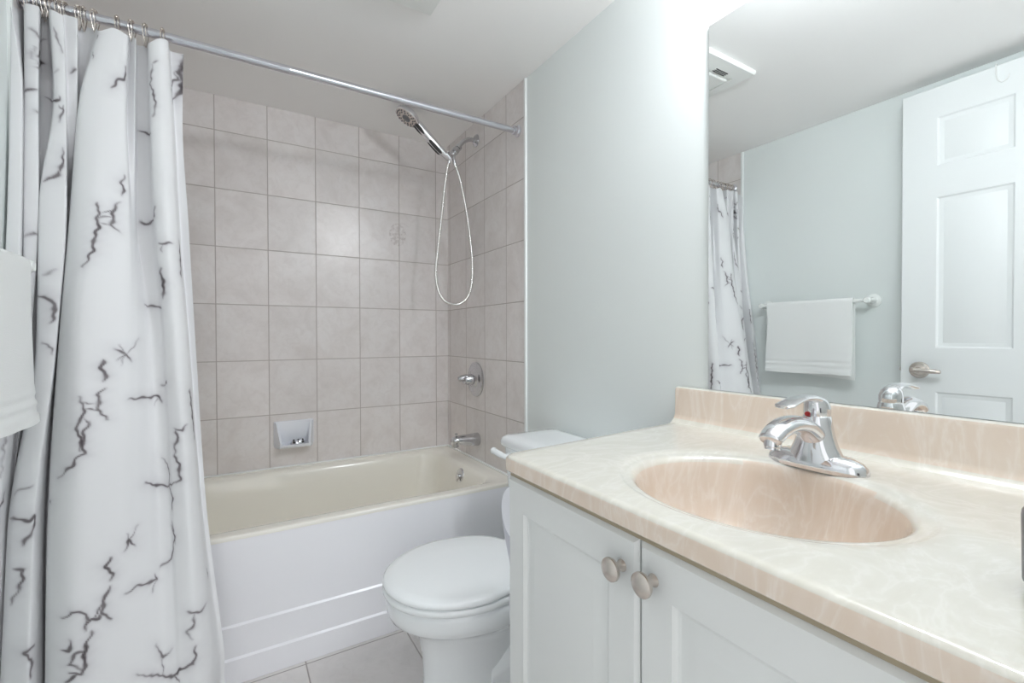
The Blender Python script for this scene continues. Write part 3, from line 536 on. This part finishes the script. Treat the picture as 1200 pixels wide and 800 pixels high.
# ------------------------------------------------------------------ towel bar and towel on the left wall
tb = thing('towel_bar', 'white towel bar with round end posts on left wall', 'towel bar', (XL, 1.21, 1.232))
g = G(); g.lathe((-.392, .957, 1.232), (0,1,0), [(0, .008), (.50, .008)], 18); obj('bar', g, M_bar, tb)
for y in (.962, 1.452):
    g = G(); g.lathe((XL-.001, y, 1.232), (1,0,0), [(0, .031), (.006, .031), (.010, .026), (.014, .016), (.030, .0125), (.058, .0125), (.068, .0145), (.078, .0145), (.083, .011)], 28); obj('end_post', g, M_bar, tb)
g = G(); ya, yb, ny_ = 1.016, 1.418, 34; bx, bz = -.392, 1.232
rowsN = []
def towel_prof(v):
    w = .004*math.sin(v*9+.6)+.002*math.sin(v*23); q = []
    zb, zf = .862+.028*v, .884+.002*math.sin(v*7)
    out, inn = [], []
    path = [(bx-.012+.001*math.sin(v*6), zb)]
    for k in range(1, 9): z = zb+(bz-zb)*k/9; path.append((bx-.012+.001*math.sin(v*6+k*.5), z))
    for k in range(9): a = PI-PI*k/8; path.append((bx+.0125*math.cos(a), bz+.0125*math.sin(a)))
    for k in range(1, 61):
        z = bz-(bz-zf)*k/60; h = k/60
        path.append((bx+.0125+.004*h+w*h*h+.010*max(0, h-.75)*4*(abs(v-.5)*2)**3, z))
    pts = [Vector((p[0], 0, p[1])) for p in path]; th = .0035; A, B = [], []
    for i, p in enumerate(pts):
        t = (pts[min(i+1, len(pts)-1)]-pts[max(i-1, 0)]).normalized(); nn = Vector((-t.z, 0, t.x))
        k_ = th
        if 0.895 < p.z < .945 and i > 17: k_ = th*(.25 if int((p.z-.895)/.0125) % 2 else 1.1)
        A.append(p+nn*k_); B.append(p-nn*th*.6)
    return A+B[::-1]
rs = []
for i in range(ny_+1):
    v = i/ny_; y = ya+(yb-.006-ya)*v
    rs.append([Vector((p.x, y+(v-.5)*.006*((1.232-p.z)/.34)+.003*math.sin(p.z*21)*(1 if v > .9 else 0), p.z)) for p in towel_prof(v)])
g.rings(rs); tag(obj('hand_towel', g, M_towel, None, 60), 'folded white hand towel hanging over the left wall towel bar', 'towel')

# ------------------------------------------------------------------ toilet
CY = 1.19
to = thing('toilet', 'white toilet with closed lid between the tub and the vanity', 'toilet', (.62, CY, 0))
def egg(xf, xb, hw, z, n=56, back=.80, sq=2.6):
    """plan of a bowl: round nose at xf, squarer and narrower at the back xb"""
    out = []; xm = xf+(xb-xf)*.52
    for i in range(n):
        t = 2*PI*i/n; c, s_ = math.cos(t), math.sin(t)
        if c <= 0: x = xm+(xm-xf)*c; y = hw*s_
        else:
            k = abs(c)**(2/sq); x = xm+(xb-xm)*k; y = hw*math.copysign(abs(s_)**(2/sq), s_)*(1-(1-back)*k**1.5)
        out.append(Vector((x, CY+y, z)))
    return out
g = G()
g.rings([egg(.418, .80, .112, .0, back=.95), egg(.414, .80, .114, .02, back=.95), egg(.432, .80, .098, .055, back=.95), egg(.440, .79, .088, .14, back=.95), egg(.436, .79, .092, .215), egg(.422, .79, .112, .268), egg(.397, .79, .140, .300), egg(.364, .79, .165, .319), egg(.349, .79, .176, .331), egg(.342, .80, .181, .348), egg(.342, .80, .182, .368), egg(.346, .80, .180, .380), egg(.356, .79, .172, .386)])
obj('bowl', g, M_porc, to, 45)
g = G(); rs = []
for x, hw, zt in ((.60, .096, .19), (.66, .112, .235), (.74, .128, .27), (.82, .132, .275), (.88, .126, .26), (.91, .10, .20)):
    rs.append([Vector((x, CY+hw*max(-1, min(1, 1.15*math.cos(t))), max(0, zt*(.5+.56*math.sin(t))))) for t in [2*PI*i/32 for i in range(32)]])
g.rings(rs); obj('trapway', g, M_porc, to, 60)
g = G(); g.box((.74, CY-.155, .345), (1.0, CY+.155, .392), .018, 4); obj('tank_deck', g, M_porc, to, 50)
g = G(); g.rings([egg(.338, .752, .184, .388, back=.78, sq=3.4), egg(.334, .754, .188, .393, back=.78, sq=3.4), egg(.333, .755, .189, .400, back=.78, sq=3.4), egg(.337, .753, .186, .4055, back=.78, sq=3.4), egg(.345, .75, .180, .4065, back=.78, sq=3.4)]); obj('seat_ring', g, M_seat, to, 50)
kw = dict(back=.74, sq=3.8)
g = G(); g.rings([egg(.338, .738, .184, .4085, **kw), egg(.334, .741, .188, .412, **kw), egg(.334, .741, .188, .419, **kw), egg(.341, .738, .183, .4255, **kw), egg(.365, .725, .168, .4285, **kw), egg(.46, .66, .09, .4305, **kw), egg(.55, .60, .02, .431, **kw)]); obj('seat_lid', g, M_seat, to, 50)
for s_ in (-1, 1):
    g = G(); g.lathe((.765, CY+s_*.075-.02, .402), (0,1,0), [(0, .011), (.04, .011)], 16); g.box((.755, CY+s_*.075-.02, .388), (.785, CY+s_*.075+.02, .404), .003); obj('hinge', g, M_seat, to)
g = G(); rs = []
for z, xf, xb, hw, r in ((.385, .845, 1.028, .180, .03), (.40, .832, 1.030, .192, .03), (.55, .820, 1.030, .202, .03), (.685, .812, 1.030, .208, .028)):
    rs.append(rrect(xf, xb, CY+.012-hw, CY+.012+hw, r, z, 6))
g.rings(rs); obj('tank', g, M_porc, to, 40)
g = G(); cy = CY+.012
rs = [rrect(.803+i, 1.036-i*.4, cy-.224+i, cy+.224-i, .028, z, 6) for i, z in ((.010, .684), (.003, .688), (0, .694), (0, .708), (.006, .719), (.016, .7245), (.05, .7275), (.09, .728))]
g.rings(rs); obj('tank_lid', g, M_porc, to, 40)
g = G(); ly = cy+.150
g.lathe((.816, ly, .663), (-1,0,0), [(0, .013), (.012, .013), (.014, .010), (.022, .009)], 18)
g.tube(smooth_path([(.795, ly-.012, .662), (.788, ly, .664), (.782, ly+.03, .668), (.780, ly+.058, .671), (.781, ly+.070, .672)], 5), [.009]*8+[.0105]*8+[.012, .012, .011, .009, .005], 14); fl = obj('flush_lever', g, M_seat, to)
for s_ in (-1, 1):
    g = G(); g.lathe((.70, CY+s_*.115, -.001), (0,0,1), [(0, .017), (.012, .016), (.020, .010), (.022, .003)], 18); obj('bolt_cap', g, M_seat, to)
sv = thing('supply_valve', 'chrome water supply valve on the wall below the toilet tank', 'valve', (1.04, 1.42, .16))
g = G(); g.lathe((1.045, 1.42, .16), (-1,0,0), [(0, .028), (.004, .027), (.007, .012), (.06, .010), (.062, .016), (.085, .016), (.088, .008)], 20); obj('stop_body', g, M_chrome, sv)
g = G(); g.tube(smooth_path([(.972, 1.42, .165), (.972, 1.42, .21), (.965, 1.40, .28), (.955, 1.36, .34), (.95, 1.33, .3845)], 6), .005, 10); obj('supply_hose', g, M_hose, sv)

# ------------------------------------------------------------------ vanity
VX, VY0, VY1, VT = .486, .035, .792, .811          # body front, ends and top
cb = thing('vanity_cabinet', 'white vanity cabinet with two raised panel doors', 'cabinet', (.76, .41, 0))
g = G()
for lo, hi in (((VX, VY0, .10), (VX+.018, VY1, VT)), ((1.020, VY0, .10), (1.036, VY1, VT)), ((VX+.018, VY0, .10), (1.020, VY0+.018, VT)), ((VX+.018, VY1-.018, .10), (1.020, VY1, VT)), ((VX+.018, VY0+.018, .10), (1.020, VY1-.018, .118))): g.box(lo, hi)
obj('carcass', g, M_cab, cb, 0, False)
g = G(); g.box((VX+.06, VY0, .0), (1.036, VY1-.002, .102)); obj('toe_kick', g, M_kick, cb)
g = G(); g.box((VX-.014, VY0, .7958), (VX+.001, VY1-.006, VT-.0004)); fs = obj('filler_strip', g, M_strip, cb, 0); fs['label'] = 'thin brown strip under the countertop edge'
DX = .468
steps = [(.0015, -.0035), (.004, -.0065), (.009, -.0078), (.013, -.0072), (.034, -.0015), (.037, -.001)]
for y_0, y_1, ky, kz in ((.4465, .789, .475, .7485), (.098, .4435, .418, .753)):
    g = G(); put = lambda a, b, c: Vector((DX-c, a, b))
    slab(g, put, y_0, y_1, .115, .795, .017, .006)
    rim = [(y_0+.055, y_1-.055, .115+.060, .795-.060)]
    panel_face(g, put, y_0+.006, y_1-.006, .121, .789, rim, steps)
    dr = obj('door', g, M_cab, cb, 18)
    g = G(); g.lathe((DX+.001, ky, kz), (-1,0,0), [(0, .009), (.002, .0085), (.006, .0062), (.014, .0062), (.017, .010), (.019, .0150), (.022, .0165), (.0255, .0160), (.0285, .012), (.030, .005)], 28); kb = obj('knob', g, M_nick, dr); kb['label'] = 'brushed nickel knob'

# ---- top with bowl and backsplash
ZT = .842
ct = thing('countertop', 'peach and cream marbled vanity top with oval basin', 'countertop', (.75, .41, .806))
CX_, CYs, EA, EB = .687, .415, .165, .188            # basin centre and half axes
corner = []
def outline(ins, N=160):
    """counter plan from the basin centre outward, left end slightly out of square"""
    pts = [(.452+ins, .785-ins, .022), (.452+ins, .030+ins, .002), (1.040, .030+ins, .001), (1.040, .838-ins, .001)]
    poly = []
    for i, (x, y, r) in enumerate(pts):
        p = Vector((x, y)); a = (Vector(pts[i-1][:2])-p).normalized(); b = (Vector(pts[(i+1) % 4][:2])-p).normalized()
        r = max(r, .001)
        for k in range(7):
            t = k/6; poly.append(p+a*r*(1-t)**2+b*r*t**2)
    return poly
def at_angle(poly, t):
    d = Vector((math.cos(t)*EA, math.sin(t)*EB)); best = None
    for p, q in zip(poly, poly[1:]+poly[:1]):
        p = p-Vector((CX_, CYs)); q = q-Vector((CX_, CYs)); e = q-p
        den = d.x*e.y-d.y*e.x
        if abs(den) < 1e-12: continue
        k = (p.x*e.y-p.y*e.x)/den; u = (p.x*d.y-p.y*d.x)/den
        if k > 0 and -1e-6 <= u <= 1+1e-6: best = k if best is None else max(best, k)
    return Vector((CX_, CYs))+d*best
N = 192
angs = [2*PI*i/N for i in range(N)]
for x, y in ((.452, .785), (.452, .03), (1.04, .03), (1.04, .838)):           # put samples on the corners
    t = math.atan2((y-CYs)/EB, (x-CX_)/EA) % (2*PI); k = min(range(N), key=lambda i: abs(angs[i]-t)); angs[k] = t
base = outline(.008)
rim = [at_angle(base, t) for t in angs]
def lerp_ring(f, z, fix=None):
    out = []
    for t, p in zip(angs, rim):
        e = Vector((CX_+EA*1.15*math.cos(t), CYs+EB*1.15*math.sin(t))); q = e.lerp(p, f); out.append(Vector((q.x, q.y, z)))
    return out
def shrink(ins, z):
    pl = outline(ins); return [Vector((*at_angle(pl, t), z)) for t in angs]
def ell(s_, z): return [Vector((CX_+EA*s_*math.cos(t), CYs+EB*s_*math.sin(t), z)) for t in angs]
g = G()
rs = [shrink(.030, ZT-.0305), shrink(.002, ZT-.0305), shrink(0, ZT-.0285), shrink(0, ZT-.010), shrink(.001, ZT-.0055), shrink(.0035, ZT-.0018), shrink(.008, ZT)]
rs += [lerp_ring(f, ZT) for f in (.9, .6, .3, .1)]
rs += [ell(1.15, ZT), ell(1.135, ZT-.0008), ell(1.115, ZT-.0022), ell(1.09, ZT-.0030), ell(1.055, ZT-.0036), ell(1.025, ZT-.0062), ell(.995, ZT-.014), ell(.975, ZT-.026), ell(.945, ZT-.050), ell(.895, ZT-.080), ell(.82, ZT-.106), ell(.70, ZT-.125), ell(.52, ZT-.136), ell(.30, ZT-.1405), ell(.14, ZT-.142)]
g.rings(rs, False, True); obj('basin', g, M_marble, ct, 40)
g = G()
ba = [(.996, ZT-.004), (1.006, ZT+.003), (1.013, ZT+.010), (1.0185, ZT+.022), (1.0195, .926), (1.022, .9325), (1.027, .935), (1.0395, .935), (1.0395, ZT-.004)]
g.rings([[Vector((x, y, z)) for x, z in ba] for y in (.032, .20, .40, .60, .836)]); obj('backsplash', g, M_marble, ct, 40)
g = G(); g.lathe((CX_, CYs, ZT-.1435), (0,0,1), [(0, .024), (.003, .0235), (.004, .019), (.002, .015), (.0045, .012), (.005, .002)], 28); dn = obj('drain', g, M_chrome, ct); dn['label'] = 'chrome basin drain'

# ---- faucet: oval base, body rising to a curved spout, lever on top
FX, FY, FZ = .882, .420, ZT
fa = thing('faucet', 'chrome single lever faucet standing behind the oval basin', 'faucet', (FX, FY, FZ))
g = G(); rs = []
def oval(hx, hy, z, cx=FX, n=48, e=2.4): return [Vector((cx+hx*math.copysign(abs(math.cos(t))**(2/e), math.cos(t)), FY+hy*math.copysign(abs(math.sin(t))**(2/e), math.sin(t)), z)) for t in [2*PI*i/n for i in range(n)]]
def wing(k):   # the base swells up to the middle
    out = []
    for j in range(25):
        y = -.081+.162*j/24; a = abs(y)/.081; hx = .029*(1-max(0, (a-.55)/.45)**2.2)**.5 if a < 1 else 0.0
        out.append((y, hx))
    return out
rs = [oval(.029, .081, FZ-.003), oval(.029, .081, FZ+.006), oval(.0275, .0785, FZ+.011), oval(.0245, .072, FZ+.0175), oval(.020, .058, FZ+.0225), oval(.013, .040, FZ+.0245)]
g.rings(rs); fb = obj('base_plate', g, M_chrome, fa, 60)
g = G(); rs = []
for z, hx, hy, cx in ((.010, .029, .052, FX), (.022, .0275, .043, FX), (.038, .0255, .035, FX), (.056, .0235, .029, FX+.001), (.074, .0218, .0245, FX+.003), (.087, .0208, .0216, FX+.004), (.0895, .0195, .020, FX+.004)):
    rs.append(oval(hx, hy, FZ+z, cx, 40, 2.1))
g.rings(rs); obj('body', g, M_chrome, fa, 60)
g = G(); pth = smooth_path([(FX+.004, FY, FZ+.046), (FX-.022, FY, FZ+.062), (FX-.055, FY, FZ+.077), (FX-.092, FY, FZ+.081), (FX-.124, FY, FZ+.074), (FX-.143, FY, FZ+.063)], 8)
m_ = len(pth); rs = []
for i, p in enumerate(pth):
    tg = (pth[min(i+1, m_-1)]-pth[max(i-1, 0)]).normalized(); up = Vector((0,1,0)).cross(tg).normalized(); f = i/(m_-1)
    hw = .0215-.003*f+.002*math.sin(PI*f); hh = .020-.008*f**.7
    rs.append([p+Vector((0,1,0))*hw*math.cos(t)+up*hh*math.sin(t) for t in [2*PI*k/28 for k in range(28)]])
e_ = rs[-1]; ce = sum(e_, Vector())/28; tg = (pth[-1]-pth[-2]).normalized()
rs.append([ce+(q-ce)*.8+tg*.004 for q in e_]); g.rings(rs); so = obj('spout', g, M_chrome, fa, 60)
g = G(); g.lathe((FX-.1345, FY, FZ+.068), (-.12,0,-1), [(0, .0128), (.017, .0128), (.018, .0118), (.0215, .0118), (.0215, .009)], 28); obj('aerator', g, M_chrome, so)
# lever: a dome over the body with a flat paddle sweeping toward the basin
g = G(); rs = []
for z, r, dx in ((.089, .0200, .004), (.095, .0208, .004), (.104, .0205, .0035), (.114, .0180, .001), (.121, .0125, -.003), (.124, .005, -.006)):
    rs.append([Vector((FX+dx+r*math.cos(t), FY+r*1.02*math.sin(t), FZ+z)) for t in [2*PI*k/32 for k in range(32)]])
g.rings(rs); lv = obj('lever', g, M_chrome, fa, 60)
g = G(); pth = smooth_path([(FX+.014, FY, FZ+.106), (FX-.012, FY, FZ+.119), (FX-.045, FY, FZ+.1225), (FX-.078, FY, FZ+.119), (FX-.108, FY, FZ+.112)], 8); m_ = len(pth); rs = []
for i, p in enumerate(pth):
    f = i/(m_-1); tg = (pth[min(i+1, m_-1)]-pth[max(i-1, 0)]).normalized(); up = Vector((0,1,0)).cross(tg).normalized()
    hw = .0165-.003*math.sin(PI*f*.9)+.002*f; hh = .0085-.0055*f
    if f > .93: hw *= (1-(f-.93)/.07*.35)
    rs.append([p+Vector((0,1,0))*hw*math.copysign(abs(math.cos(t))**.8, math.cos(t))+up*hh*math.sin(t) for t in [2*PI*k/24 for k in range(24)]])
g.rings(rs); obj('paddle', g, M_chrome, lv, 60)
g = G(); g.lathe((FX-.0170, FY+.006, FZ+.092), (-1,.2,.05), [(-.002, .0042), (.0012, .0042), (.0018, .0035)], 18); rd = obj('red_dot', g, M_red, lv); rd['label'] = 'small red hot water dot'

# ---- dark cup at the end of the top
cp = thing('cup', 'small dark grey cup cut off by the right picture edge', 'cup', (.625, .082, ZT))
g = G(); g.lathe((.625, .082, ZT), (0,0,1), [(0, .030), (.002, .034), (.008, .0375), (.066, .0385), (.071, .0380), (.073, .0365), (.071, .0345), (.012, .0335), (.008, .02), (.008, .001)], 36); obj('cup_body', g, M_cup, cp, 50)

# ------------------------------------------------------------------ mirror
mi = thing('mirror', 'large frameless wall mirror above the vanity backsplash', 'mirror', (1.04, .385, .937))
g = G(); g.box((1.0385, .022, .9355), (1.0440, .7495, 1.8545)); obj('backing', g, M_mback, mi, 0)
g = G(); g.box((1.0378, .0225, .936), (1.0386, .749, 1.854)); obj('mirror_glass', g, M_mirror, mi, 0)

# ------------------------------------------------------------------ vanity light above the mirror
vl = thing('vanity_light', 'chrome vanity light bar with globes above the mirror', 'light', (1.04, .315, 1.96))
g = G(); g.box((1.018, .03, 1.913), (1.0445, .60, 2.02), .006); obj('back_plate', g, M_chrome, vl)
for y in (.135, .315, .495):
    g = G(); g.lathe((1.019, y, 1.963), (-1,0,0), [(0, .030), (.012, .028), (.03, .022), (.060, .020)], 24); sk = obj('socket', g, M_chrome, vl)
    g = G(); g.sphere((.912, y, 1.963), .050, n=32); obj('globe', g, M_globe, sk)

# ------------------------------------------------------------------ ceiling vent
ve = thing('ceiling_vent', 'square white fan grille on the ceiling in front of the tub', 'ceiling vent', (.42, 1.265, HC))
g = G(); xa, xb, ya, yb = .272, .566, 1.088, 1.441
def sq(i, z): return [Vector((xa+i, ya+i, z)), Vector((xb-i, ya+i, z)), Vector((xb-i, yb-i, z)), Vector((xa+i, yb-i, z))]
g.rings([sq(0, HC+.001), sq(0, HC-.010), sq(.004, HC-.016), sq(.060, HC-.024), sq(.064, HC-.018)], False, True); obj('frame', g, M_plastic, ve, 20)
g = G(); g.rings([sq(.078, HC-.016), sq(.076, HC-.026), sq(.082, HC-.029), sq(.10, HC-.030)]); obj('center_panel', g, M_plastic, ve, 20)
for cy_ in (ya+.046, yb-.062):
    for k in range(3):
        g = G(); g.box((.385, cy_+k*.008, HC-.0245), (.455, cy_+.0035+k*.008, HC-.0175)); obj('slot', g, M_slot, ve, 0)

# ------------------------------------------------------------------ toilet paper on the vanity's side
tp = thing('toilet_paper_holder', 'white paper holder on the vanity side facing the toilet', 'paper holder', (.55, .80, .69))
g = G(); g.lathe((.640, .791, .682), (0,1,0), [(0, .022), (.005, .021), (.010, .010), (.078, .008), (.084, .009)], 20); g.tube([(.646, .855, .682), (.530, .855, .682)], .007, 12); obj('arm', g, M_bar, tp)
rl = thing('toilet_paper_roll', 'white toilet paper roll beside the vanity with its end hanging', 'toilet paper', (.53, .87, .68))
g = G(); n = 40; rs = []
for x, r0, r1 in ((.490, .022, .054), (.592, .022, .054)): pass
ring = [(.524, .017), (.524, .059), (.525, .060), (.625, .060), (.626, .059), (.626, .017)]
g.rings([[Vector((x, .855+r*math.cos(t), .682+r*math.sin(t))) for t in [2*PI*i/n for i in range(n)]] for x, r in ring+ring[:1]], False, False); obj('paper', g, M_paper, rl, 40)
g = G(); g.rings([[Vector((x, .855+r*math.cos(t), .682+r*math.sin(t))) for t in [2*PI*i/24 for i in range(24)]] for x, r in ((.5243, .0145), (.5243, .017), (.6257, .017), (.6257, .0145), (.5243, .0145))], False, False); obj('core', g, M_card, rl, 40)
g = G(); rs = []
for k in range(13):
    z = .66-.255*k/12; y = .9125-.036*min(1, k/5)**.8+.003*math.sin(k*.9)
    rs.append([Vector((.5245, y, z)), Vector((.6255, y, z)), Vector((.6255, y+.0012, z)), Vector((.5245, y+.0012, z))])
g.rings(rs); obj('hanging_sheet', g, M_paper, rl, 40)
